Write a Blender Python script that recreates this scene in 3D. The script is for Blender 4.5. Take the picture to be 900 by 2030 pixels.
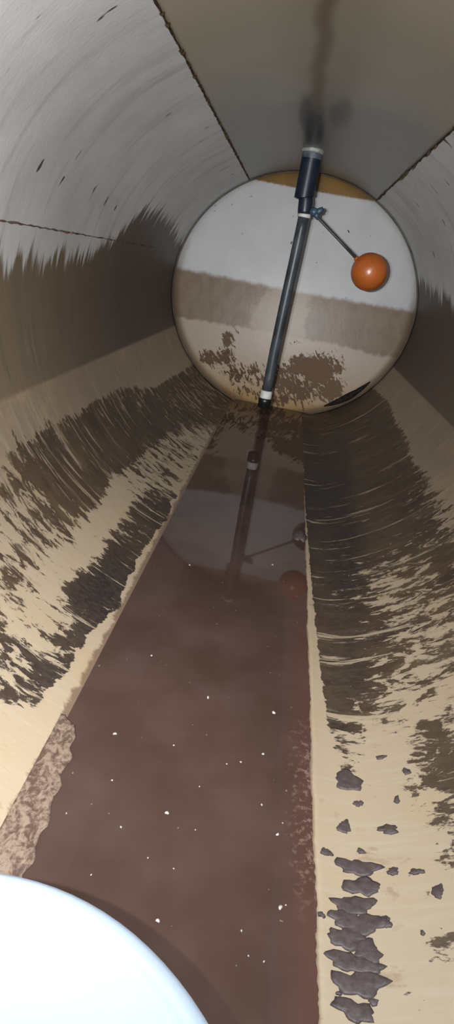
import bpy, bmesh, math, random
import numpy as np
from mathutils import Vector, Matrix

for o in list(bpy.data.objects):
    bpy.data.objects.remove(o)
S = bpy.context.scene
C = S.collection
random.seed(4)
RNG = np.random.default_rng(7)

# ------------------------------------------------------------------ camera
H = 0.631                              # camera height above the water
M = ((0.97968692, 0.19707021, -0.03710626),
     (0.10860604, -0.3658714, 0.92430669),
     (0.16857719, -0.90956113, -0.37984244))
cam_d = bpy.data.cameras.new('camera')
cam = bpy.data.objects.new('camera', cam_d)
C.objects.link(cam)
cam_d.sensor_fit = 'VERTICAL'
cam_d.sensor_height = 36.0
cam_d.lens = 1200.0 * 36.0 / 2030.0
cam_d.clip_start = 0.01
mw = Matrix.Identity(4)
for r in range(3):
    mw[r][0] = M[r][0]
    mw[r][1] = -M[r][1]
    mw[r][2] = -M[r][2]
mw.translation = (0, 0, H)
cam.matrix_world = mw
S.camera = cam

# ------------------------------------------------------------------ light
w = bpy.data.worlds.new('world')
S.world = w
w.use_nodes = True
w.node_tree.nodes['Background'].inputs[0].default_value = (0.75, 0.85, 1.0, 1)
w.node_tree.nodes['Background'].inputs[1].default_value = 0.4

def lamp(name, power, loc, aim, size, blend, col, rad):
    d = bpy.data.lights.new(name, 'SPOT')
    d.energy = power
    d.spot_size = math.radians(size)
    d.spot_blend = blend
    d.color = col
    d.shadow_soft_size = rad
    o = bpy.data.objects.new(name, d)
    C.objects.link(o)
    o.location = loc
    o.rotation_euler = (Vector(aim) - Vector(loc)).to_track_quat('-Z', 'Y').to_euler()
    return o
# the hand lamp held beside the phone: a bright core and its wide spill
LAMP = (-0.095, -0.01, 0.640)
lamp('torch_core', 168, (LAMP[0] + 0.04, LAMP[1], LAMP[2]), (0.0, 3.0, 0.52), 40, 1.0, (0.975, 0.99, 1.0), 0.006)
lamp('torch_spill', 70, LAMP, (LAMP[0] - 0.36, LAMP[1] + 0.92, LAMP[2] - 0.12), 144, 1.0, (0.98, 0.99, 1.0), 0.006)

# daylight through an unseen manhole, added overhead to light the near floor and tub
HX, HY, HR = 0.0, -0.12, 0.23
d = bpy.data.lights.new('unseen_manhole_daylight', 'AREA')
d.shape = 'DISK'
d.size = 2 * HR - 0.02
d.energy = 26
d.color = (0.82, 0.91, 1.0)
o = bpy.data.objects.new('unseen_manhole_daylight', d)
C.objects.link(o)
o.location = (HX, HY, 1.115)

vs = S.view_settings
vs.view_transform = 'Standard'
vs.look = 'None'
vs.gamma = 1
vs.use_curve_mapping = False
vs.exposure = 0.0

# ------------------------------------------------------------------ tank section (an ellipse lying along +Y)
A, B, ZC = 0.57, 0.535, 0.502
YB, YE = -0.75, 3.0                    # back end, far end
rad = math.radians
def ell(phi, off=0.0):                 # phi from the bottom, + towards +X
    return (A - off) * math.sin(phi), ZC - (B - off) * math.cos(phi)
def lip_z(x):                          # silted shoulder along the +X edge of the water
    t = x - 0.152
    return 0.004 - 0.1696 * t + 3.58 * t * t
def surf(y, phi, off=0.0):
    x, z = ell(phi, off)
    if 0.150 < x < 0.235 and z < 0.4:
        z = max(z, lip_z(x) + off)
    return x, y, z
# ------------------------------------------------------------------ node helper
COLOR_SCALE = 0.66      # darkens every surface colour alike, so less light bounces around the tank
class G:
    def __init__(s, name):
        s.m = bpy.data.materials.new(name)
        s.m.use_nodes = True
        s.t = s.m.node_tree
        s.b = s.t.nodes['Principled BSDF']
    def put(s, sock, v):
        if v is None:
            return
        if hasattr(v, 'is_output'):
            s.t.links.new(v, sock)
        elif isinstance(v, tuple) and len(v) == 3 and sock.type == 'RGBA':
            sock.default_value = (*(COLOR_SCALE * c for c in v), 1)
        else:
            sock.default_value = v
    def n(s, typ):
        return s.t.nodes.new(typ)
    def math(s, op, a, b=None, c=None):
        n = s.n('ShaderNodeMath'); n.operation = op
        s.put(n.inputs[0], a); s.put(n.inputs[1], b); s.put(n.inputs[2], c)
        return n.outputs[0]
    def add(s, a, b): return s.math('ADD', a, b)
    def sub(s, a, b): return s.math('SUBTRACT', a, b)
    def mul(s, a, b): return s.math('MULTIPLY', a, b)
    def attr(s, name):
        n = s.n('ShaderNodeAttribute'); n.attribute_name = name
        return n.outputs['Fac']
    def uv(s):
        n = s.n('ShaderNodeUVMap'); n.uv_map = 'sy'
        return s.sep(n.outputs[0])
    def pos(s):
        n = s.n('ShaderNodeTexCoord')
        return s.sep(n.outputs['Object'])
    def sep(s, v):
        n = s.n('ShaderNodeSeparateXYZ'); s.put(n.inputs[0], v)
        return n.outputs[0], n.outputs[1], n.outputs[2]
    def comb(s, x, y, z=0.0):
        n = s.n('ShaderNodeCombineXYZ')
        s.put(n.inputs[0], x); s.put(n.inputs[1], y); s.put(n.inputs[2], z)
        return n.outputs[0]
    def noise(s, v, scale, detail=3.0, rough=0.5, dist=0.0):
        n = s.n('ShaderNodeTexNoise')
        s.put(n.inputs['Vector'], v)
        n.inputs['Scale'].default_value = scale
        n.inputs['Detail'].default_value = detail
        n.inputs['Roughness'].default_value = rough
        n.inputs['Distortion'].default_value = dist
        return n.outputs[0]
    def voro(s, v, scale, feature='F1'):
        n = s.n('ShaderNodeTexVoronoi'); n.feature = feature
        s.put(n.inputs['Vector'], v); n.inputs['Scale'].default_value = scale
        return n.outputs[0]
    def ss(s, x, lo, hi, a=0.0, b=1.0):
        n = s.n('ShaderNodeMapRange'); n.interpolation_type = 'SMOOTHSTEP'
        s.put(n.inputs[0], x); s.put(n.inputs[1], lo); s.put(n.inputs[2], hi)
        s.put(n.inputs[3], a); s.put(n.inputs[4], b)
        return n.outputs[0]
    def mix(s, f, a, b):
        n = s.n('ShaderNodeMix'); n.data_type = 'RGBA'
        s.put(n.inputs[0], f); s.put(n.inputs[6], a); s.put(n.inputs[7], b)
        return n.outputs[2]
    def bump(s, h, strength=0.5, dist=0.002):
        n = s.n('ShaderNodeBump'); s.put(n.inputs['Height'], h)
        n.inputs['Strength'].default_value = strength; n.inputs['Distance'].default_value = dist
        s.put(s.b.inputs['Normal'], n.outputs[0])
    def out(s, col, rough=0.5, spec=None, metal=None):
        s.put(s.b.inputs['Base Color'], col)
        s.put(s.b.inputs['Roughness'], rough)
        s.put(s.b.inputs['Specular IOR Level'], spec)
        s.put(s.b.inputs['Metallic'], metal)
        return s.m

def plain(name, col, rough=0.5, var=0.15, scale=40, spec=0.5, metal=None):
    g = G(name)
    p = g.pos()
    n = g.noise(g.comb(*p), scale, 4, 0.6)
    c = g.mix(g.ss(n, 0.3, 0.7), tuple(v * (1 - var) for v in col), tuple(min(1, v * (1 + var)) for v in col))
    g.bump(n, 0.15, 0.001)
    return g.out(c, rough, spec, metal)

# painted, streaked and sludge-caked tank wall
def wall_material():
    g = G('stained_tank_wall')
    u, v, _ = g.uv()
    x, y, z = g.pos()
    drip = g.noise(g.comb(u, g.mul(v, 0.10)), 26, 4, 0.55)
    drip2 = g.noise(g.comb(g.add(u, 7.0), g.mul(v, 0.07)), 85, 3, 0.6)
    big = g.noise(g.comb(u, g.mul(v, 0.8)), 7, 5, 0.6)
    flake = g.noise(g.comb(u, g.mul(v, 0.42)), 40, 8, 0.69, 0.5)
    fine = g.noise(g.comb(u, g.mul(v, 0.45)), 150, 5, 0.68, 0.5)
    # old white paint
    white = g.mix(g.ss(big, 0.35, 0.65), (0.88, 0.885, 0.89), (0.77, 0.775, 0.78))
    white = g.mix(g.mul(g.ss(drip, 0.50, 0.75), 0.45), white, (0.40, 0.385, 0.34))
    white = g.mix(g.mul(g.ss(drip2, 0.58, 0.75), 0.22), white, (0.30, 0.28, 0.24))
    speck = g.noise(g.comb(u, g.mul(v, 0.35), 3.0), 30, 2, 0.5)
    white = g.mix(g.ss(speck, 0.695, 0.725), white, (0.10, 0.085, 0.06))
    # brown band between the two old water levels
    bd = g.attr('band_dark')
    top = g.add(g.attr('band_top'), g.add(g.mul(g.sub(drip, 0.5), 0.20), g.mul(g.sub(drip2, 0.5), 0.10)))
    band = g.ss(g.sub(top, z), -0.010, 0.028)
    bcol = g.mix(bd, (0.32, 0.24, 0.155), (0.088, 0.058, 0.046))
    bcol = g.mix(g.mul(g.ss(drip, 0.35, 0.7), 0.5), bcol, g.mix(bd, (0.20, 0.165, 0.10), (0.12, 0.09, 0.06)))
    bcol = g.mix(g.mul(g.ss(drip2, 0.60, 0.72), 0.35), bcol, (0.36, 0.31, 0.24))
    bcol = g.mix(g.mul(g.ss(drip2, 0.42, 0.32), 0.35), bcol, (0.09, 0.065, 0.05))
    col = g.mix(band, white, bcol)
    # lighter paint below the lower level
    low = g.ss(g.sub(g.add(0.300, g.mul(g.sub(fine, 0.5), 0.012)), z), -0.005, 0.006)
    tan = g.mix(g.ss(z, 0.24, 0.06), (0.37, 0.275, 0.19), (0.56, 0.435, 0.295))
    tan = g.mix(g.mul(g.ss(big, 0.5, 0.7), 0.5), tan, (0.56, 0.40, 0.22))
    tan = g.mix(g.mul(g.ss(drip2, 0.5, 0.72), 0.35), tan, (0.62, 0.52, 0.39))
    blot = g.noise(g.comb(u, g.mul(v, 0.5), 13.0), 30, 6, 0.7, 0.4)
    tan = g.mix(g.mul(g.ss(blot, 0.60, 0.68), 0.45), tan, (0.33, 0.20, 0.11))
    col = g.mix(low, col, tan)
    # sludge
    val = g.add(g.mul(flake, 0.74), g.mul(fine, 0.26))
    dens = g.attr('sludge')
    th = g.sub(0.705, g.mul(dens, 0.39))
    cut = g.ss(g.sub(val, th), -0.012, 0.022)
    dk = g.attr('sludge_dark')
    scol = g.mix(g.ss(big, 0.4, 0.62), (0.105, 0.062, 0.036), (0.135, 0.086, 0.048))
    mott = g.noise(g.comb(u, g.mul(v, 0.3), 21.0), 24, 6, 0.7, 0.6)
    scol = g.mix(g.mul(g.ss(mott, 0.50, 0.62), 0.7), scol, (0.19, 0.135, 0.072))
    scol = g.mix(g.mul(g.ss(mott, 0.44, 0.36), 0.7), scol, (0.05, 0.032, 0.024))
    scol = g.mix(dk, scol, (0.030, 0.022, 0.023))
    scol = g.mix(g.mul(g.ss(fine, 0.4, 0.65), 0.3), scol, (0.17, 0.12, 0.08))
    # thin pale scrape marks running round the wall
    scr = g.noise(g.comb(u, g.mul(v, 0.085), 9.0), 34, 7, 0.72, 0.5)
    cut = g.mul(cut, g.ss(g.sub(scr, g.mul(bd, 0.01)), 0.585, 0.615, 1.0, 0.12))
    col = g.mix(cut, col, scol)
    # rusty tide line where the water meets the wall
    tide = g.mul(g.ss(g.add(z, g.mul(g.sub(flake, 0.5), 0.012)), 0.0042, 0.0015), g.ss(x, 0.160, 0.153))
    col = g.mix(g.mul(tide, 0.75), col, (0.17, 0.09, 0.055))
    g.bump(g.add(g.mul(cut, 0.7), g.mul(fine, 0.35)), 0.55, 0.0022)
    return g.out(col, g.ss(cut, 0.0, 1.0, 0.42, 0.5), 0.35)

def ceiling_material():
    g = G('dull_ceiling_paint')
    x, y, z = g.pos()
    big = g.noise(g.comb(x, y), 3.2, 4, 0.55)
    fine = g.noise(g.comb(x, g.mul(y, 0.6)), 45, 4, 0.6)
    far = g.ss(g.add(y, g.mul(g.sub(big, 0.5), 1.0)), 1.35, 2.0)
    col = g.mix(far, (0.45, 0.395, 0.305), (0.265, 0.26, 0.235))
    col = g.mix(g.mul(g.ss(fine, 0.45, 0.7), 0.25), col, (0.42, 0.385, 0.31))
    # rusty line along the crown
    wob = g.mul(g.sub(g.noise(g.comb(0.0, y), 6, 3), 0.5), 0.03)
    dx = g.math('ABSOLUTE', g.add(g.add(x, 0.040), wob))
    line = g.mul(g.ss(dx, 0.028, 0.002), g.ss(y, 2.35, 1.9))
    col = g.mix(g.mul(line, 0.9), col, (0.14, 0.095, 0.045))
    halo = g.ss(g.math('ABSOLUTE', g.add(x, 0.03)), 0.13, 0.02)
    col = g.mix(g.mul(halo, 0.30), col, (0.24, 0.19, 0.11))
    # dark smudges by the fitting; the longest paints in the pipe's reflection
    def smudge_and_reflection(cx, cy, rx, ry, k):
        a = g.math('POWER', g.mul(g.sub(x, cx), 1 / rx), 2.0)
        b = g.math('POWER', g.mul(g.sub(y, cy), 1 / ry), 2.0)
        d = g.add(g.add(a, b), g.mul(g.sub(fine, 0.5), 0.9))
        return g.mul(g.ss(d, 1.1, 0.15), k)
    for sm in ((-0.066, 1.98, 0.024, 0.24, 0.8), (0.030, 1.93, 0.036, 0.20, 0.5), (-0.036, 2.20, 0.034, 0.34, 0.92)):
        col = g.mix(smudge_and_reflection(*sm), col, (0.035, 0.033, 0.03))
    g.bump(fine, 0.2, 0.001)
    return g.out(col, 0.33, 0.5)

def end_material():
    g = G('stained_end_cap')
    x, y, z = g.pos()
    big = g.noise(g.comb(x, 0.0, z), 5, 4, 0.6)
    wob = g.noise(g.comb(x, 0.0, g.mul(z, 0.5)), 22, 4, 0.6)
    fine = g.noise(g.comb(x, 0.0, z), 70, 5, 0.65)
    white = g.mix(g.ss(big, 0.35, 0.65), (0.66, 0.66, 0.655), (0.60, 0.605, 0.61))
    speck = g.noise(g.comb(x, 4.0, z), 46, 1.5, 0.5)
    white = g.mix(g.ss(speck, 0.725, 0.745), white, (0.12, 0.10, 0.09))
    # orange bare crown
    crown = g.ss(g.add(z, g.mul(g.sub(fine, 0.5), 0.012)), 0.966, 0.976)
    col = g.mix(crown, white, g.mix(g.ss(big, 0.4, 0.6), (0.30, 0.175, 0.055), (0.22, 0.13, 0.05)))
    # brown band
    top = g.add(g.add(0.553, g.mul(g.math('ABSOLUTE', x), 0.02)), g.mul(g.sub(wob, 0.5), 0.035))
    band = g.ss(g.sub(top, z), -0.004, 0.022)
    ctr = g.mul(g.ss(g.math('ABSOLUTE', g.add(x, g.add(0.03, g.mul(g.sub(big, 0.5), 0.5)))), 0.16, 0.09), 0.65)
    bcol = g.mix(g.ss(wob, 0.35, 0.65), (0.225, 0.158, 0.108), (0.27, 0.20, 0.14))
    bcol = g.mix(ctr, bcol, (0.46, 0.38, 0.30))  # paler paint in the middle, with the lamp's glare put into the colour
    col = g.mix(band, col, bcol)
    low = g.ss(g.sub(g.add(0.338, g.mul(g.sub(wob, 0.5), 0.05)), z), -0.008, 0.012)
    lcol = g.mix(g.ss(z, 0.30, 0.02), (0.46, 0.375, 0.30), (0.42, 0.30, 0.18))
    col = g.mix(low, col, lcol)
    ochre = g.ss(g.add(z, g.mul(g.sub(big, 0.5), 0.10)), 0.09, 0.01)
    col = g.mix(g.mul(ochre, 0.8), col, (0.36, 0.205, 0.06))
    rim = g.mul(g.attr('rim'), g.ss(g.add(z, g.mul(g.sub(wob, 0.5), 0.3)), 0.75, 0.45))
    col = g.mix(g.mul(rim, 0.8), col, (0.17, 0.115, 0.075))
    # caked sludge with ragged flakes
    fl = g.noise(g.comb(g.add(x, g.mul(z, 0.6)), 0.0, g.mul(z, 0.6)), 50, 6, 0.66, 0.7)
    fl = g.add(g.mul(fl, 0.8), g.mul(fine, 0.2))
    cut = g.ss(g.sub(fl, g.sub(0.74, g.mul(g.attr('sludge'), 0.47))), -0.01, 0.02)
    col = g.mix(cut, col, g.mix(g.attr('sludge_dark'), (0.19, 0.118, 0.075), (0.09, 0.05, 0.026)))
    g.bump(g.add(g.mul(cut, 0.8), g.mul(fine, 0.2)), 0.5, 0.004)
    return g.out(col, g.ss(cut, 0.0, 1.0, 0.34, 0.75), 0.2)

def water_material():
    g = G('murky_brown_water')
    x, y, z = g.pos()
    big = g.noise(g.comb(x, y), 5, 4, 0.6)
    fine = g.noise(g.comb(x, y), 110, 5, 0.7)
    col = g.mix(g.ss(big, 0.35, 0.65), (0.084, 0.048, 0.037), (0.112, 0.068, 0.055))
    # reddish scum along the +X edge
    near = g.mul(g.ss(y, 1.6, 0.9), g.ss(g.add(x, g.mul(g.sub(big, 0.5), 0.05)), 0.105, 0.15))
    col = g.mix(g.mul(near, 0.40), col, (0.15, 0.062, 0.042))
    sp = g.mul(g.ss(g.add(x, g.mul(g.sub(fine, 0.5), 0.12)), 0.125, 0.165), g.mul(g.ss(fine, 0.50, 0.60), g.mul(g.ss(y, 0.80, 0.68), g.ss(y, 0.42, 0.55))))
    col = g.mix(g.mul(sp, 0.45), col, (0.42, 0.29, 0.21))
    sp2 = g.noise(g.comb(x, y, 5.0), 130, 1.0, 0.5)
    col = g.mix(g.mul(g.ss(sp2, 0.76, 0.79), 0.5), col, (0.45, 0.38, 0.32))
    g.b.inputs['IOR'].default_value = 1.33
    return g.out(col, 0.022, 0.5)

def rust_material():
    g = G('rusty_weld')
    x, y, z = g.pos()
    n = g.noise(g.comb(x, y, z), 60, 4, 0.65)
    g.bump(n, 0.6, 0.002)
    return g.out(g.mix(g.ss(n, 0.35, 0.65), (0.04, 0.024, 0.012), (0.11, 0.066, 0.030)), 0.8, 0.2)

def sludge_material():
    g = G('dried_sludge')
    x, y, z = g.pos()
    n = g.noise(g.comb(x, y, z), 120, 5, 0.65)
    g.bump(n, 0.5, 0.0015)
    return g.out(g.mix(g.ss(n, 0.3, 0.7), (0.075, 0.053, 0.050), (0.135, 0.10, 0.09)), 0.5, 0.35)

def sediment_material():
    g = G('tan_sediment')
    x, y, z = g.pos()
    n = g.noise(g.comb(x, g.mul(y, 0.6), z), 90, 6, 0.7, 0.8)
    n2 = g.noise(g.comb(x, y, z), 210, 4, 0.65)
    v = g.add(g.mul(n, 0.7), g.mul(n2, 0.3))
    g.bump(v, 0.5, 0.002)
    return g.out(g.mix(g.ss(v, 0.42, 0.58), (0.13, 0.078, 0.058), (0.36, 0.26, 0.19)), 0.45, 0.4)
# ------------------------------------------------------------------ mesh helpers
def link(name, verts, faces, mat, parent=None, smooth=True):
    me = bpy.data.meshes.new(name)
    me.from_pydata([tuple(map(float, v)) for v in verts], [], faces)
    me.update()
    if smooth:
        me.polygons.foreach_set('use_smooth', [True] * len(me.polygons))
    if mat:
        me.materials.append(mat)
    o = bpy.data.objects.new(name, me)
    C.objects.link(o)
    if parent:
        o.parent = parent
        o.matrix_parent_inverse = Matrix.Translation(-parent.location)
    return o
def tag(o, label=None, cat=None, group=None, kind=None):
    for k, v in (('label', label), ('category', cat), ('group', group), ('kind', kind)):
        if v:
            o[k] = v
    return o
def empty(name, loc):
    o = bpy.data.objects.new(name, None)
    C.objects.link(o)
    o.location = loc
    o.empty_display_size = 0.05
    return o
def frame(t):
    t = Vector(t).normalized()
    a = Vector((0, 1, 0)) if abs(t.y) < 0.9 else Vector((1, 0, 0))
    u = t.cross(a).normalized()
    return u, t.cross(u).normalized()
def tube(path, radii, n=20, caps=True):
    P = [Vector(p) for p in path]
    if not hasattr(radii, '__len__'):
        radii = [radii] * len(P)
    V, F = [], []
    for i, p in enumerate(P):
        t = P[min(i + 1, len(P) - 1)] - P[max(i - 1, 0)]
        if t.length < 1e-6:
            t = P[-1] - P[0]
        if i == 0:
            u0, _ = frame(t)
        t = t.normalized()
        u = (u0 - t * u0.dot(t)).normalized(); u0 = u
        w_ = t.cross(u)
        for k in range(n):
            a = 2 * math.pi * k / n
            V.append(p + (u * math.cos(a) + w_ * math.sin(a)) * radii[i])
    for i in range(len(P) - 1):
        for k in range(n):
            a, b = i * n + k, i * n + (k + 1) % n
            F.append((a, b, b + n, a + n))
    if caps:
        F.append(tuple(range(n))[::-1])
        F.append(tuple(range((len(P) - 1) * n, len(P) * n)))
    return V, F
def lathe(profile, cx, cy, n=64):       # profile of (r, z), closed at both ends on the axis
    V, F = [], []
    for r, z in profile:
        for k in range(n):
            a = 2 * math.pi * k / n
            V.append((cx + r * math.cos(a), cy + r * math.sin(a), z))
    for i in range(len(profile) - 1):
        for k in range(n):
            a, b = i * n + k, i * n + (k + 1) % n
            F.append((a, b, b + n, a + n))
    F.append(tuple(range(n))[::-1])
    F.append(tuple(range((len(profile) - 1) * n, len(profile) * n)))
    return V, F
def merge(*parts):
    V, F = [], []
    for v, f in parts:
        k = len(V)
        V += list(v)
        F += [tuple(i + k for i in q) for q in f]
    return V, F

def field(text):
    return np.array([[float(t) for t in q.split(',')] for q in text.split(';')])
def interp(ctl, y, phi_deg):            # smooth scattered-point blend in (ln y, angle)
    ly = np.log(np.maximum(y, 0.3))
    d2 = ((ly[:, None] - np.log(ctl[:, 0])[None]) / 0.055) ** 2 + ((phi_deg[:, None] - ctl[:, 1][None]) / 2.4) ** 2
    wt = np.exp(-0.5 * d2) + 1e-4 / (1 + d2) ** 2
    wt /= wt.sum(1, keepdims=True)
    return wt @ ctl[:, 2], wt @ ctl[:, 3]
def sstep(x, a, b):
    t = np.clip((x - a) / (b - a), 0, 1)
    return t * t * (3 - 2 * t)
def set_attr(o, **kw):
    for k, v in kw.items():
        at = o.data.attributes.new(k, 'FLOAT', 'POINT')
        at.data.foreach_set('value', np.ascontiguousarray(v, dtype=np.float32))
def set_uv(o, u, v):
    me = o.data
    uvl = me.uv_layers.new(name='sy')
    idx = np.empty(len(me.loops), dtype=np.int32)
    me.loops.foreach_get('vertex_index', idx)
    uvl.data.foreach_set('uv', np.c_[u[idx], v[idx]].astype(np.float32).ravel())

YS = np.concatenate([np.linspace(YB, 0.22, 26)[:-1], np.exp(np.linspace(math.log(0.22), math.log(YE), 250))])
YS[-1] = YE
def shell(name, p0, p1, nphi, mat, ys=YS, thick=0.006):
    ph = np.radians(np.linspace(p0, p1, nphi))
    Y, P = np.meshgrid(ys, ph, indexing='ij')
    Y, P = Y.ravel(), P.ravel()
    V = np.c_[A * np.sin(P), Y, ZC - B * np.cos(P)]
    k = len(V)
    ny = len(ys)
    F = []
    for i in range(ny - 1):
        for j in range(nphi - 1):
            a = i * nphi + j
            F.append((a, a + 1, a + nphi + 1, a + nphi))
    o = link(name, V, F, mat)
    s = o.modifiers.new('thickness', 'SOLIDIFY')
    s.thickness = thick
    s.offset = -1
    return o, Y, P
# sludge cover on the walls: distance along the tank, angle up from the bottom, cover, blackness
SLUDGE_LEFT = """1.17,67,0,0;1.27,66,0,0;1.42,62,0,0;1.74,62,0,0;2.06,60,0,0;2.54,59,0.1,0;1.19,63,0.05,0;1.07,58,0.1,0;1.01,53,0.2,0;1.09,57,0.5,0.3;1.16,55,0.8,0.3;1.19,58,0.5,0.5;1.32,57,0.6,0.3;1.12,53,0.85,0.2;1.30,53,0.9,0.3;1.29,46,0.95,0.1;1.43,46,0.95,0.1;1.24,41,0.9,0.1;1.16,44,0.8,0.2;1.01,48,0.55,0.2;1.04,52,0.6,0.2;1.54,52,0.8,0.3;1.76,53,0.7,0.3;1.63,42,0.9,0.2;1.88,40,0.8,0.3;2.30,39,0.7,0.3;2.39,28,0.7,0.3;2.72,34,0.6,0.4;0.94,47,0.35,0.2;1.00,44,0.5,0.2;1.00,40,0.5,0.2;1.07,43,0.7,0.2;1.09,39,0.5,0.1;1.15,32,0.05,0;1.33,33,0.05,0;1.04,33,0.05,0;0.92,34,0.15,0;0.82,34,0.15,0;0.82,30,0.15,0;0.85,39,0.55,0.4;0.85,42,0.5,0.3;0.91,39,0.4,0.2;1.49,32,0.3,0.5;1.65,33,0.45,0.6;1.80,31,0.5,0.5;1.50,27,0.6,0.6;1.76,25,0.3,0.4;1.92,25,0.45,0.5;1.62,25,0.35,0.4;2.12,25,0.35,0.3;1.02,26,1,1;0.95,27,1,1;0.94,29,0.9,1;1.15,27,0.9,0.8;1.17,25,0.85,0.8;1.37,28,0.9,0.8;1.35,24,0.85,0.7;1.44,23,0.8,0.8;1.05,25,0.9,0.9;0.97,23,0.9,0.9;0.93,24,0.8,0.9;1.11,24,0.8,0.7;1.25,25,0.75,0.6;1.25,27,0.5,0.5;1.27,24,0.6,0.5;0.82,26,0.8,0.8;0.77,26,0.7,0.8;0.80,24,0.6,0.7;0.84,30,0.4,0.6;0.88,25,0.6,0.7;0.77,29,0.3,0.5;0.75,31,0.35,0.6;0.69,29,0.9,1;0.73,33,0.8,0.8;0.71,28,0.6,0.9;0.68,25,0.7,0.9;0.70,24,0.6,0.7;0.69,32,0.2,0.5;0.64,28,0.3,0.4;0.61,28,0.3,0.6;0.63,25,0.25,0.6;0.57,26,0.4,0.8;0.56,24,0.35,0.7;0.60,26,0.2,0.5;0.76,36,0.4,0.3"""
SLUDGE_RIGHT = """1.79,56,0,0;1.54,55,0.05,0;1.35,53,0.1,0;2.27,58,0,0;2.68,61,0,0;2.05,58,0,0;1.51,58,0,0;2.07,52,0.9,0.2;2.47,52,0.9,0.3;2.04,39,0.95,0.2;2.50,38,0.9,0.3;2.64,28,0.9,0.4;2.21,22,0.95,0.8;2.24,28,0.95,0.7;1.87,22,0.93,1;1.79,28,0.92,0.9;1.66,34,0.95,0.3;1.79,42,0.95,0.2;1.78,48,0.85,0.2;1.62,50,0.7,0.2;1.47,52,0.65,0.3;1.45,48,0.7,0.4;1.31,52,0.6,0.4;1.66,19,0.9,0.9;1.59,27,0.75,0.9;1.61,34,0.6,0.4;1.48,18,0.9,0.6;1.50,24,0.85,0.9;1.47,29,0.85,0.9;1.45,37,0.9,0.1;1.43,42,0.85,0.1;1.32,46,0.7,0.2;1.33,18,0.85,0.6;1.34,25,0.8,0.9;1.33,33,0.75,0.3;1.30,40,0.65,0.2;1.23,44,0.6,0.2;1.21,49,0.6,0.2;1.23,18,0.8,0.6;1.24,25,0.75,0.9;1.22,29,0.75,1;1.20,32,0.35,0.3;1.19,38,0.55,0.2;1.12,43,0.6,0.1;1.12,18,0.85,0.5;1.12,25,0.65,0.8;1.12,33,0.25,0.2;1.08,38,0.55,0.1;1.03,42,0.6,0.1;1.07,19,0.95,0.3;1.05,24,0.85,0.4;1.05,29,0.7,0.3;1.01,34,0.55,0.2;0.99,38,0.5,0.2;0.95,42,0.5,0.1;0.99,19,0.9,0.4;0.96,23,0.8,0.6;0.97,26,0.7,0.5;0.95,30,0.75,0.2;0.93,33,0.45,0.2;0.91,38,0.5,0.1;0.88,40,0.5,0.1;0.89,19,0.9,0.4;0.89,23,0.85,0.7;0.90,26,0.8,0.8;0.89,29,0.55,0.2;0.88,32,0.55,0.2;0.86,37,0.5,0.1;0.85,19,0.85,0.5;0.85,24,0.75,0.7;0.84,28,0.4,0.4;0.82,32,0.15,0.2;0.82,36,0.3,0.1;0.80,39,0.35,0.1;0.80,19,0.75,0.6;0.80,22,0.75,0.5;0.79,28,0.6,0.4;0.78,32,0.65,0.3;0.77,37,0.5,0.2;0.74,28,0,0;0.75,30,0.05,0;0.75,22,0.5,0.4;0.73,24,0.4,0.4;0.74,34,0.55,0.4;0.74,37,0.4,0.3;0.66,34,0.9,0.1;0.69,33,0.65,0.3;0.69,36,0.6,0.2;0.63,31,0.5,0.3;0.60,33,0.5,0.3;0.70,22,0.3,0.3;0.70,25,0.05,0;0.64,28,0.1,0;0.67,21,0.35,0.4;0.63,24,0.05,0;0.61,22,0.15,0.2;0.57,31,0.45,0.4;0.57,28,0.15,0.2;0.61,27,0.03,0;0.55,25,0.05,0;0.54,28,0.15,0.2;0.53,32,0.45,0.1;0.50,30,0.3,0.1;0.51,26,0.1,0.2;0.50,23,0.05,0;0.54,21,0.1,0;0.47,25,0.05,0;0.47,29,0.1,0;0.43,30,0.7,0.2;0.44,29,0.3,0.2;0.42,27,0.08,0;0.42,24,0.1,0.2;0.39,25,0.05,0;0.38,28,0.08,0;0.37,27,0.03,0;0.38,23,0.05,0;0.47,19,0.05,0;0.40,19,0.05,0;0.50,18,0,0"""
# ------------------------------------------------------------------ materials
M_WALL = wall_material()
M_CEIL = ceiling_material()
M_END = end_material()
M_WATER = water_material()
M_RUST = rust_material()
M_SLUDGE = sludge_material()
M_SEDIMENT = sediment_material()

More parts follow.
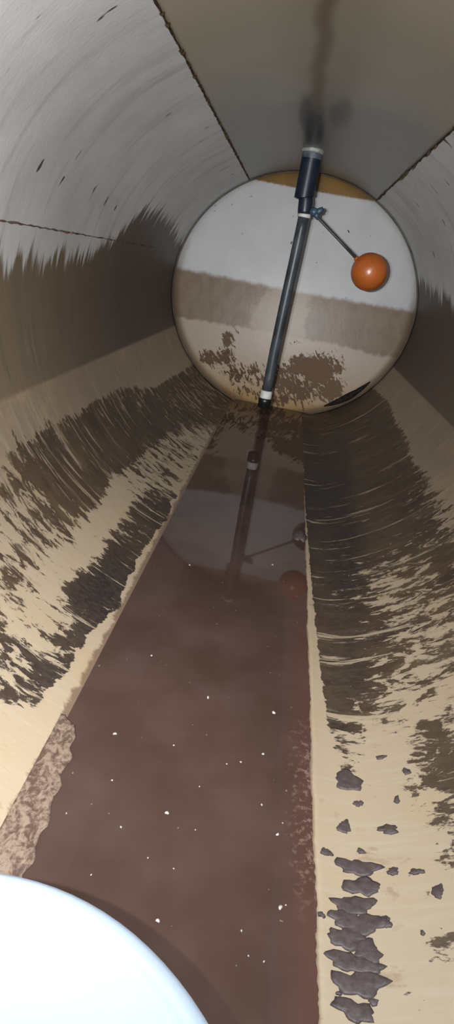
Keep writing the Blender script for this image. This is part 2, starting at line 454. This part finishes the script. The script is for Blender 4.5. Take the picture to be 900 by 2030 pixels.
# ------------------------------------------------------------------ tank shell
def paint(o, Y, P, ctl, side):
    deg = np.abs(np.degrees(P))
    set_uv(o, Y, P * 0.553)
    sl, dk = interp(ctl, Y, deg)
    sl = np.where(deg > 69, 0, 0.09 * (deg < 58) + 0.91 * sl)
    if side < 0:                       # clean strip beside the water
        edge = np.interp(Y, [0.3, 0.55, 0.72, 0.90, 0.97, 1.05, 1.29, 1.36, 1.5, 1.9, 2.2, 3.0], [28.5, 25.6, 23.6, 22.6, 20.8, 22.2, 21.8, 20.6, 21.4, 21.2, 20.0, 19.5]) + 0.5 * np.sin(Y * 61) * np.sin(Y * 23 + 1)
        cl = 1 - sstep(deg, edge - 0.6, edge + 0.8)
        top = np.interp(Y, [0.0, 1.2, 1.55, 1.85, 1.95, 2.1, 2.3, 2.6, 2.84, 3.0], [0.56, 0.56, 0.585, 0.60, 0.66, 0.74, 0.75, 0.72, 0.68, 0.68])
        bd = np.interp(Y, [0.0, 1.1, 1.5, 1.8, 2.1, 3.0], [0.05, 0.12, 0.35, 0.7, 1.0, 1.0])
    else:
        edge = np.interp(Y, [0.3, 0.48, 0.57, 0.65, 0.78, 0.95, 1.3, 1.7, 3.0], [18.0, 18.2, 20.0, 19.6, 18.4, 17.6, 16.6, 15.8, 15.0])
        cl = 1 - sstep(deg, edge - 0.5, edge + 0.7)
        top = np.interp(Y, [0.0, 1.6, 2.2, 2.5, 3.0], [0.56, 0.58, 0.63, 0.66, 0.70])
        bd = np.interp(Y, [0.0, 1.2, 1.8, 2.4, 3.0], [0.2, 0.3, 0.7, 0.9, 1.0])
    sl = sl * (1 - cl)
    set_attr(o, sludge=sl, sludge_dark=dk, band_top=top, band_dark=bd)

CL, CR = field(SLUDGE_LEFT), field(SLUDGE_RIGHT)
wl, Y, P = shell('wall_left', -149.6, -18.0, 264, M_WALL)
paint(wl, Y, P, CL, -1)
tag(wl, kind='structure')
wr, Y, P = shell('wall_right', 18.0, 151.6, 268, M_WALL)
paint(wr, Y, P, CR, 1)
tag(wr, kind='structure')
YC = np.linspace(YB, YE, 90)
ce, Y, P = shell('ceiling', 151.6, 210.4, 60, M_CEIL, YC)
bm = bmesh.new()
bm.from_mesh(ce.data)
gone = [f for f in bm.faces if math.hypot(f.calc_center_median().x - HX, f.calc_center_median().y - HY) < HR + 0.01]
bmesh.ops.delete(bm, geom=gone, context='FACES')
bm.to_mesh(ce.data)
bm.free()
tag(ce, kind='structure')
# collar of the unseen manhole added for its daylight
def unseen_manhole_collar():
    prof = [(HR, 0.985), (HR, 1.13), (HR + 0.05, 1.13), (HR + 0.05, 1.12), (HR + 0.012, 1.12), (HR + 0.012, 1.045), (HR + 0.06, 1.045), (HR + 0.06, 0.985)]
    n = 64
    V = []
    for r, z in prof:
        for k in range(n):
            x = HX + r * math.cos(2 * math.pi * k / n)
            e = ZC + B * math.sqrt(1 - (x / A) ** 2)
            V.append((x, HY + r * math.sin(2 * math.pi * k / n), e - 0.003 if z < 1.0 else (e + 0.009 if z < 1.1 else z)))
    m = len(prof)
    F = [(i * n + k, i * n + (k + 1) % n, ((i + 1) % m) * n + (k + 1) % n, ((i + 1) % m) * n + k) for i in range(m) for k in range(n)]
    return tag(link('trim_6', V, F, plain('collar_paint', (0.5, 0.49, 0.45), 0.5), None, False), kind='structure')
unseen_manhole_collar()
fl, Y, P = shell('floor', -18.0, 18.0, 24, plain('submerged_floor', (0.4, 0.32, 0.22), 0.5), YC)
tag(fl, kind='structure')

# dished ends
def dish(name, ybase, sgn, mat):
    prof = [(1.0, 0.0), (0.995, 0.012), (0.985, 0.021), (0.97, 0.028), (0.95, 0.033)]
    prof += [(r, 0.033 + 0.100 * (1 - (r / 0.95) ** 2)) for r in np.linspace(0.93, 0.0, 60)[:-1]]
    n = 160
    V = [(A * r * math.cos(2 * math.pi * k / n), ybase + sgn * d, ZC + B * r * math.sin(2 * math.pi * k / n)) for r, d in prof for k in range(n)]
    F = []
    for i in range(len(prof) - 1):
        for k in range(n):
            a, b = i * n + k, i * n + (k + 1) % n
            F.append((a, b, b + n, a + n) if sgn > 0 else (a, a + n, b + n, b))
    last = (len(prof) - 1) * n
    V.append((0, ybase + sgn * 0.133, ZC))
    for k in range(n):
        a, b = last + k, last + (k + 1) % n
        F.append((a, b, len(V) - 1) if sgn > 0 else (a, len(V) - 1, b))
    o = link(name, V, F, mat)
    s = o.modifiers.new('thickness', 'SOLIDIFY')
    s.thickness = 0.006
    s.offset = -1
    return tag(o, kind='structure')
we = dish('wall_end', YE, 1, M_END)
co = np.empty(len(we.data.vertices) * 3)
we.data.vertices.foreach_get('co', co)
co = co.reshape(-1, 3)
sl = np.zeros(len(co)); dk = np.zeros(len(co))
for bx, bz, rx, rz, k, d in ((-0.275, 0.27, 0.035, 0.05, .75, .3), (-0.35, 0.17, 0.05, 0.04, .8, .5), (-0.27, 0.19, 0.06, 0.06, .72, .6), (-0.20, 0.12, 0.09, 0.06, .62, .8), (-0.12, 0.15, 0.07, 0.05, .58, .6),
                             (-0.07, 0.10, 0.09, 0.05, .55, .6), (0.03, 0.13, 0.10, 0.09, .72, .25), (0.11, 0.21, 0.07, 0.05, .95, .1), (0.20, 0.20, 0.09, 0.08, .98, .1), (0.28, 0.24, 0.05, 0.05, .7, .1),
                             (0.12, 0.10, 0.12, 0.07, .72, .35), (0.27, 0.13, 0.07, 0.07, .85, .1), (0.0, 0.04, 0.25, 0.04, .60, .6), (-0.22, 0.33, 0.10, 0.05, .30, .3), (0.05, 0.30, 0.05, 0.04, .35, .2)):
    e = np.exp(-(((co[:, 0] - bx) / rx) ** 2 + ((co[:, 2] - bz) / rz) ** 2) * 0.7) * k
    dk = np.where(e > sl, d, dk)
    sl = np.maximum(sl, e)
rho = np.sqrt((co[:, 0] / A) ** 2 + ((co[:, 2] - ZC) / B) ** 2)
set_attr(we, sludge=sl, sludge_dark=dk, rim=sstep(rho, 0.93, 0.985))
dish('wall_back', YB, -1, plain('pale_back_end', (0.5, 0.5, 0.48), 0.5))

# weld seams: rusty beads with nodules and little drips
def bead(name, pts, r, jit, nod, drop=0.0, mat=None):
    rr = [r * (1 + jit * random.uniform(-1, 1)) for _ in pts]
    pts = [Vector(p) + Vector((random.uniform(-1, 1), 0, random.uniform(-1, 1))) * r * jit for p in pts]
    parts = [tube(pts, rr, 8)]
    for _ in range(nod):
        p = random.choice(pts) + Vector((0, random.uniform(-.01, .01), 0))
        q = random.uniform(1.4, 2.6) * r
        d = Vector((-0.4 * math.copysign(1, p.x), 0, -1)).normalized()
        ln = q * random.uniform(0.6, 1.2) + drop * random.random()
        parts.append(tube([p - d * q * .5, p, p + d * ln * .6, p + d * ln], [q * .5, q, q * .7, q * .15], 7))
    o = link(name, *merge(*parts), mat or M_RUST)
    return tag(o, kind='structure')
ys = np.linspace(YB + 0.02, YE - 0.005, 240)
bead('trim_1', [surf(y, rad(-149.6), 0.0) for y in ys], 0.0022, 0.35, 60)
bead('trim_2', [surf(y, rad(151.6), 0.0) for y in ys], 0.0022, 0.35, 34, 0.018)
bead('trim_3', [surf(y, rad(-103.4), 0.0) for y in np.linspace(0.6, 2.45, 120)], 0.0017, 0.5, 5, 0.0, plain('faded_rust', (0.20, 0.13, 0.10), 0.8, 0.6, 16, 0.2))
ring = [(0.994 * A * math.sin(a), YE - 0.002, ZC - 0.994 * B * math.cos(a)) for a in np.linspace(-math.pi, math.pi, 140)]
o = link('trim_4', *tube(ring, 0.0026, 8, False), plain('grimy_joint', (0.09, 0.072, 0.056), 0.6, 0.5, 12))
tag(o, kind='structure')

# silted shoulder along the right edge of the water
def lip():
    ys = np.exp(np.linspace(math.log(0.22), math.log(YE), 260))
    ys = np.concatenate([[YB, -0.3, 0.0], ys])
    xs = np.linspace(0, 1, 22)
    V, pu, pp, yy = [], [], [], []
    for y in ys:
        x0 = 0.152 + 0.0012 * math.sin(y * 17) + 0.0008 * math.sin(y * 53 + 1) + random.uniform(-.0012, .0012)
        for i, t in enumerate(xs):
            x = x0 + (0.235 - x0) * t
            z = lip_z(x) if i else -0.012
            if i == 1:
                z -= 0.002
            if i == len(xs) - 1:
                z -= 0.0008
            V.append((x, y, z))
            pp.append(math.asin(x / A)); yy.append(y)
    n = len(xs)
    F = [(a, a + n, a + n + 1, a + 1) for i in range(len(ys) - 1) for a in range(i * n, i * n + n - 1)]
    o = link('trim_5', V, [f[::-1] for f in F], M_WALL)
    paint(o, np.array(yy), np.array(pp), CR, 1)
    return tag(o, kind='structure')
lip()

# ------------------------------------------------------------------ water
def water():
    xe = A * math.sqrt(1 - (ZC / B) ** 2) + 0.001
    xs = np.linspace(-xe, xe, 40)
    ys = np.linspace(YB, YE + 0.02, 120)
    V, F = [], []
    for y in ys:
        for x in xs:
            V.append((x, y, 0.0))
        for x in xs:
            V.append((x, y, min(-0.0005, ZC - (B - 0.001) * math.sqrt(1 - (x / A) ** 2))))
    n, m = len(xs), 2 * len(xs)
    for i in range(len(ys) - 1):
        for j in range(n - 1):
            a = i * m + j
            F.append((a, a + 1, a + 1 + m, a + m))
            b = a + n
            F.append((b, b + m, b + 1 + m, b + 1))
    return link('water', V, F, M_WATER)
tag(water(), 'shallow murky brown water lying along the bottom of the tank', 'water', kind='stuff')

# ------------------------------------------------------------------ float valve and drop pipe
PY = 2.49
M_PIPE = plain('slate_grey_pipe', (0.055, 0.064, 0.072), 0.38, 0.35, 14, 0.3)
M_NAVY = plain('navy_plastic', (0.014, 0.021, 0.038), 0.4, 0.3, 30, 0.35)
M_BLUE = plain('worn_blue_plastic', (0.045, 0.085, 0.14), 0.45, 0.35, 60)
M_TAPE = plain('white_thread_tape', (0.72, 0.71, 0.68), 0.6, 0.15, 90)
M_BLACK = plain('black_rubber', (0.012, 0.012, 0.013), 0.35, 0.3, 50)
M_ROD = plain('dull_steel_rod', (0.045, 0.05, 0.058), 0.45, 0.3, 60, 0.4, 0.3)
M_BALL = plain('orange_float_plastic', (0.50, 0.125, 0.022), 0.33, 0.12, 18)
fv = empty('float_valve', (-0.034, PY, 1.037))
tag(fv, 'grey drop pipe with navy sleeve and float arm hanging from the ceiling', 'float valve')
def part(name, geo, mat, par=fv):
    return link(name, *geo, mat, par)
X0 = -0.034
# flange and taped thread at the ceiling
part('flange', tube([(X0, PY, 1.040), (X0, PY, 1.037), (X0 + .001, PY, 1.029), (X0 + .001, PY, 1.025)], [0.038, 0.041, 0.039, 0.036], 28), plain('grey_flange', (0.42, 0.41, 0.39), 0.6, 0.35, 70))
part('neck', tube([(X0 + .001, PY, 1.030), (X0 + .001, PY, 1.024), (X0 + .001, PY, 1.008), (X0 + .001, PY, 1.002)], [0.0345, 0.0352, 0.0358, 0.035], 28), plain('faded_blue_plastic', (0.10, 0.12, 0.15), 0.5, 0.4, 60))
# navy sleeve: a pipe with a slit down the +X side
def sleeve():
    n = 40
    V, F = [], []
    zs = [1.012, 1.006, 0.95, 0.90, 0.882, 0.878]
    a0, a1 = rad(28), rad(352)
    for ro in (0.0355, 0.030):
        for z in zs:
            cut = 0.012 * (z < 0.89)
            for k in range(n):
                a = a0 + (a1 - a0) * k / (n - 1)
                zz = z + (cut * max(0, math.cos(a)))
                V.append((X0 + 0.001 + ro * math.cos(a), PY + ro * math.sin(a), zz))
    L = len(zs)
    for i in range(L - 1):
        for k in range(n - 1):
            a = i * n + k
            F.append((a, a + n, a + n + 1, a + 1))
            b = a + L * n
            F.append((b, b + 1, b + n + 1, b + n))
    for k in range(n - 1):
        F.append((k, k + 1, L * n + k + 1, L * n + k))
        e = (L - 1) * n + k
        F.append((e, L * n + e, L * n + e + 1, e + 1))
    for i in range(L - 1):
        for k in (0, n - 1):
            a = i * n + k
            F.append((a, L * n + a, L * n + a + n, a + n) if k == 0 else (a, a + n, L * n + a + n, L * n + a))
    return V, F
part('sleeve', sleeve(), M_NAVY)
vb = part('valve_body', tube([(X0 + .001, PY, 1.01), (X0 + .003, PY, 0.90), (X0 + .006, PY, 0.885), (X0 + .010, PY, 0.872), (X0 + .012, PY, 0.850), (X0 + .013, PY, 0.838), (X0 + .014, PY, 0.829)],
                              [0.022, 0.022, 0.025, 0.026, 0.026, 0.0255, 0.024], 28), M_NAVY)
# side hinge: a short spigot, a jaw and its pin
hinge = merge(tube([(-0.005, PY, 0.842), (0.015, PY - .004, 0.842), (0.026, PY - .006, 0.840)], [0.015, 0.015, 0.013], 16),
              tube([(0.020, PY - .006, 0.836), (0.030, PY - .008, 0.846), (0.042, PY - .009, 0.853), (0.046, PY - .009, 0.850)], [0.010, 0.012, 0.011, 0.005], 12),
              tube([(0.018, PY - .006, 0.846), (0.026, PY - .007, 0.830), (0.034, PY - .008, 0.820)], [0.010, 0.010, 0.005], 12),
              tube([(0.024, PY - .026, 0.843), (0.024, PY + .014, 0.843)], 0.0045, 10))
part('hinge', hinge, M_BLUE)
part('pipe_collar', tube([(X0 + .014, PY, 0.831), (X0 + .0143, PY, 0.829), (X0 + .0143, PY, 0.820), (X0 + .0143, PY, 0.818)], [0.022, 0.0245, 0.0245, 0.022], 24), M_TAPE)
arm0, bc = Vector((0.030, PY - .008, 0.826)), Vector((0.260, PY - 0.01, 0.677))
d = (bc - arm0).normalized()
arm = part('float_arm', tube([arm0, arm0 + d * .01, arm0 + d * .12, bc - d * 0.052], [0.0035, 0.0045, 0.0045, 0.0055], 12), M_ROD)
# ball with a moulded equator seam and a threaded boss
def ball():
    R = 0.0675
    q = d.to_track_quat('Z', 'Y')
    prof = [(0.009, -R - 0.006), (0.010, -R - 0.002), (0.011, -R + 0.001)]
    for t in np.linspace(0.18, math.pi - 0.02, 60):
        k = R * (1 + 0.006 * math.exp(-((t - math.pi / 2) / 0.02) ** 2))
        prof.append((k * math.sin(t), -k * math.cos(t)))
    V, F = lathe(prof, 0, 0, 48)
    return [bc + q @ Vector(v) for v in V], F
part('float_ball', ball(), M_BALL)
# drop pipe, bowed a little
pts = [(X0 + .014, PY, 0.83), (X0 + .0135, PY, 0.78), (X0 + .011, PY, 0.66), (X0 + .007, PY, 0.50), (X0 + .004, PY, 0.33), (X0 + .004, PY, 0.22), (X0 + .004, PY, 0.155)]
part('drop_pipe', tube(pts, [0.0205] * 7, 28), M_PIPE)
part('tape', tube([(X0 + .004, PY, 0.170), (X0 + .004, PY, 0.164), (X0 + .004, PY, 0.150), (X0 + .004, PY, 0.140), (X0 + .004, PY, 0.135)], [0.021, 0.0235, 0.0245, 0.024, 0.022], 24), M_TAPE)
part('end_fitting', tube([(X0 + .004, PY, 0.140), (X0 + .004, PY, 0.138), (X0 + .004, PY, 0.122), (X0 + .004, PY, 0.120), (X0 + .004, PY, 0.102), (X0 + .004, PY, 0.099), (X0 + .004, PY, 0.099), (X0 + .004, PY, 0.118)],
                         [0.020, 0.026, 0.027, 0.0255, 0.0255, 0.023, 0.017, 0.016], 24), M_BLACK)

# ------------------------------------------------------------------ white bucket with its lid
M_TUB = plain('white_tub_plastic', (0.38, 0.435, 0.505), 0.35, 0.03, 20)
BX, BY, BZ, BR = -0.119, 0.093, 0.17, 0.222
bk = empty('plastic_tub', (BX, BY, 0.008))
tag(bk, 'white round lidded plastic tub standing in the brown water', 'tub')
link('body', *lathe([(0.092, 0.012), (0.098, 0.008), (0.104, 0.012), (0.188, 0.118), (0.198, 0.119), (0.198, 0.127), (0.193, 0.129), (0.200, 0.152)], BX, BY, 80), M_TUB, bk)
link('lid', *lathe([(0.203, 0.142), (0.212, 0.140), (BR - .002, 0.143), (BR, 0.148), (BR, 0.164), (BR - .002, 0.168), (BR - .006, BZ), (BR - .012, BZ), (BR - .016, 0.167), (BR - .020, 0.164), (0.08, 0.1645), (0.01, 0.165)], BX, BY, 96), M_TUB, bk)

# ------------------------------------------------------------------ sludge flakes stuck to the right wall (pieces with an edge of their own)
def plate(par, name, yc, pc, wy, ws, th=0.0022, n=26):
    ph = [random.uniform(0, 6.28) for _ in range(5)]
    rim, top, bot = [], [], []
    for k in range(n):
        a = 2 * math.pi * k / n
        r = 1 + 0.16 * math.sin(2 * a + ph[0]) + 0.13 * math.sin(3 * a + ph[1]) + 0.10 * math.sin(5 * a + ph[2]) + 0.09 * math.sin(8 * a + ph[3]) + random.uniform(-.06, .06)
        rim.append((yc + 0.5 * wy * r * math.sin(a), pc + 0.5 * ws * r * math.cos(a) / 0.56))
    V = [surf(y, p, -0.0015) for y, p in rim] + [surf(y, p, th * .55) for y, p in rim]
    V += [surf(yc + (y - yc) * .78, pc + (p - pc) * .78, th * random.uniform(.8, 1.1)) for y, p in rim]
    V.append(surf(yc, pc, th))
    F = []
    for k in range(n):
        j = (k + 1) % n
        F += [(k, n + k, n + j, j), (n + k, 2 * n + k, 2 * n + j, n + j), (2 * n + k, 3 * n, 2 * n + j)]
    return link(name, V, F, M_SLUDGE, par)
PLATES = [(0.573,25.63,0.025,0.013),(0.653,21.19,0.041,0.032),(0.536,17.43,0.013,0.011),(0.457,16.51,0.008,0.006),(0.693,26.21,0.013,0.008),(0.661,29.36,0.011,0.011),(0.616,27.35,0.008,0.011),(0.615,22.23,0.012,0.010),(0.577,20.03,0.016,0.020),(0.516,25.37,0.014,0.009),(0.513,28.06,0.015,0.008),(0.487,29.92,0.014,0.014),(0.458,23.78,0.013,0.012),(0.444,27.44,0.005,0.005),(0.544,21.88,0.010,0.007),(0.522,21.26,0.041,0.017),(0.498,21.45,0.034,0.018),(0.497,22.58,0.017,0.007),(0.475,20.38,0.039,0.017),(0.458,19.15,0.032,0.015),(0.455,21.30,0.037,0.020),(0.438,19.28,0.037,0.017),(0.427,21.45,0.026,0.017),(0.414,19.36,0.041,0.015),(0.413,20.88,0.030,0.013),(0.395,20.21,0.044,0.020),(0.380,21.52,0.010,0.006),(0.371,19.51,0.033,0.015),(0.383,18.05,0.006,0.004)]
for (y, p, ws, wy) in PLATES:
    k = 1.3 if ws > 0.025 and y < 0.53 else 1.0
    plate(wr, 'sludge_flake', y, rad(p), wy * k, ws * (0.5 + 0.5 * k))

# black ridge of sludge in the corner of the far end
def ridge():
    ph = np.linspace(rad(28), rad(55), 14)
    pts = [((A * .955) * math.sin(a), YE + 0.012, ZC - (B * .955) * math.cos(a)) for a in ph]
    rr = [0.003 + 0.013 * math.sin(math.pi * i / 13) * (0.8 + 0.4 * random.random()) for i in range(14)]
    return tube(pts, rr, 10)
link('sludge_ridge', *ridge(), plain('black_sludge', (0.02, 0.016, 0.013), 0.85, 0.4, 60, 0.15), we)

# ------------------------------------------------------------------ loose things in the water
def lump(name, cx, cy, rx, ry, h, mat, seed, n=18, m=6, z0=-0.003):
    rs = random.Random(seed)
    ph = [rs.uniform(0, 6.28) for _ in range(4)]
    V, F = [], []
    for i in range(m):
        t = i / (m - 1)
        for k in range(n):
            a = 2 * math.pi * k / n
            r = (1 + .2 * math.sin(2 * a + ph[0]) + .15 * math.sin(3 * a + ph[1]) + .1 * math.sin(7 * a + ph[2]) + rs.uniform(-.07, .07)) * math.cos(t * 1.45)
            V.append((cx + rx * r * math.cos(a), cy + ry * r * math.sin(a), z0 + h * math.sin(t * 1.5) * rs.uniform(.85, 1.1)))
    for i in range(m - 1):
        for k in range(n):
            a, b = i * n + k, i * n + (k + 1) % n
            F.append((a, b, b + n, a + n))
    F.append(tuple(range((m - 1) * n, m * n)))
    F.append(tuple(range(n))[::-1])
    return link(name, V, F, mat)
tag(lump('sludge_clump', 0.142, 1.47, 0.016, 0.040, 0.016, M_SLUDGE, 3), 'small brown sludge clump at the foot of the right wall', 'sludge')

def shelf():
    ys = np.linspace(0.20, 0.665, 70)
    V, F = [], []
    n = 16
    for y in ys:
        w_ = np.interp(y, [0.2, 0.42, 0.55, 0.62, 0.65, 0.665], [0.052, 0.048, 0.040, 0.034, 0.022, 0.006])
        xi = -0.204 + w_ + 0.003 * math.sin(y * 130) + random.uniform(-.0022, .0022)
        for j in range(n):
            t = j / (n - 1)
            x = -0.206 + (xi + 0.206) * t
            zz = 0.0035 * math.sin(math.pi * min(1, (1 - t) * 3 + .02) / 2) + random.uniform(-.0007, .0007) - (0.002 if j == n - 1 else 0)
            V.append((x, y, 0.0014 + 0.7 * max(0, zz)))
    for i in range(len(ys) - 1):
        for j in range(n - 1):
            a = i * n + j
            F.append((a, a + 1, a + 1 + n, a + n))
    o = link('sediment_shelf', V, F, M_SEDIMENT)
    s = o.modifiers.new('thickness', 'SOLIDIFY'); s.thickness = 0.0012; s.offset = -1
    return tag(o, 'crusty tan sediment shelf along the water edge beside the tub', 'sediment')
shelf()

M_FLAKE = plain('pale_paint_flake', (0.72, 0.64, 0.56), 0.6, 0.1, 200)
SPECKS = [(0.098,0.766,0.0066),(-0.027,0.544,0.0049),(0.117,0.457,0.0053),(0.077,0.423,0.0025),(0.102,0.398,0.0025),(0.117,0.566,0.0021),(0.111,0.548,0.0042),(-0.105,0.574,0.0029),(-0.143,0.513,0.0021),(0.056,0.651,0.0030),(0.037,0.642,0.0023),(0.089,0.587,0.0029),(0.011,0.529,0.0021),(-0.076,0.511,0.0027),(-0.010,0.414,0.0050),(0.086,0.400,0.0019),(-0.124,0.653,0.0053),(-0.040,0.655,0.0030),(-0.007,0.769,0.0050),(-0.036,0.480,0.0020),(-0.091,0.446,0.0019),(-0.005,0.474,0.0020),(0.123,0.461,0.0020),(0.086,0.675,0.0039),(0.006,0.594,0.0022),(-0.108,1.189,0.0045),(0.076,1.272,0.0047),(-0.115,0.843,0.0044)]
for i, (x, y, s_) in enumerate(SPECKS):
    o = lump('paint_flake', x, y, s_ * .5, s_ * random.uniform(.4, .6), 0.0016 + s_ * .15, M_FLAKE, 50 + i, 9, 3, -0.0006)
    lab = 'pale paint flake floating in the shadow at the rim of the tub' if i == 14 else 'tiny pale paint flake floating on the open brown water'
    tag(o, lab, 'paint flake', 'paint flakes on the water')
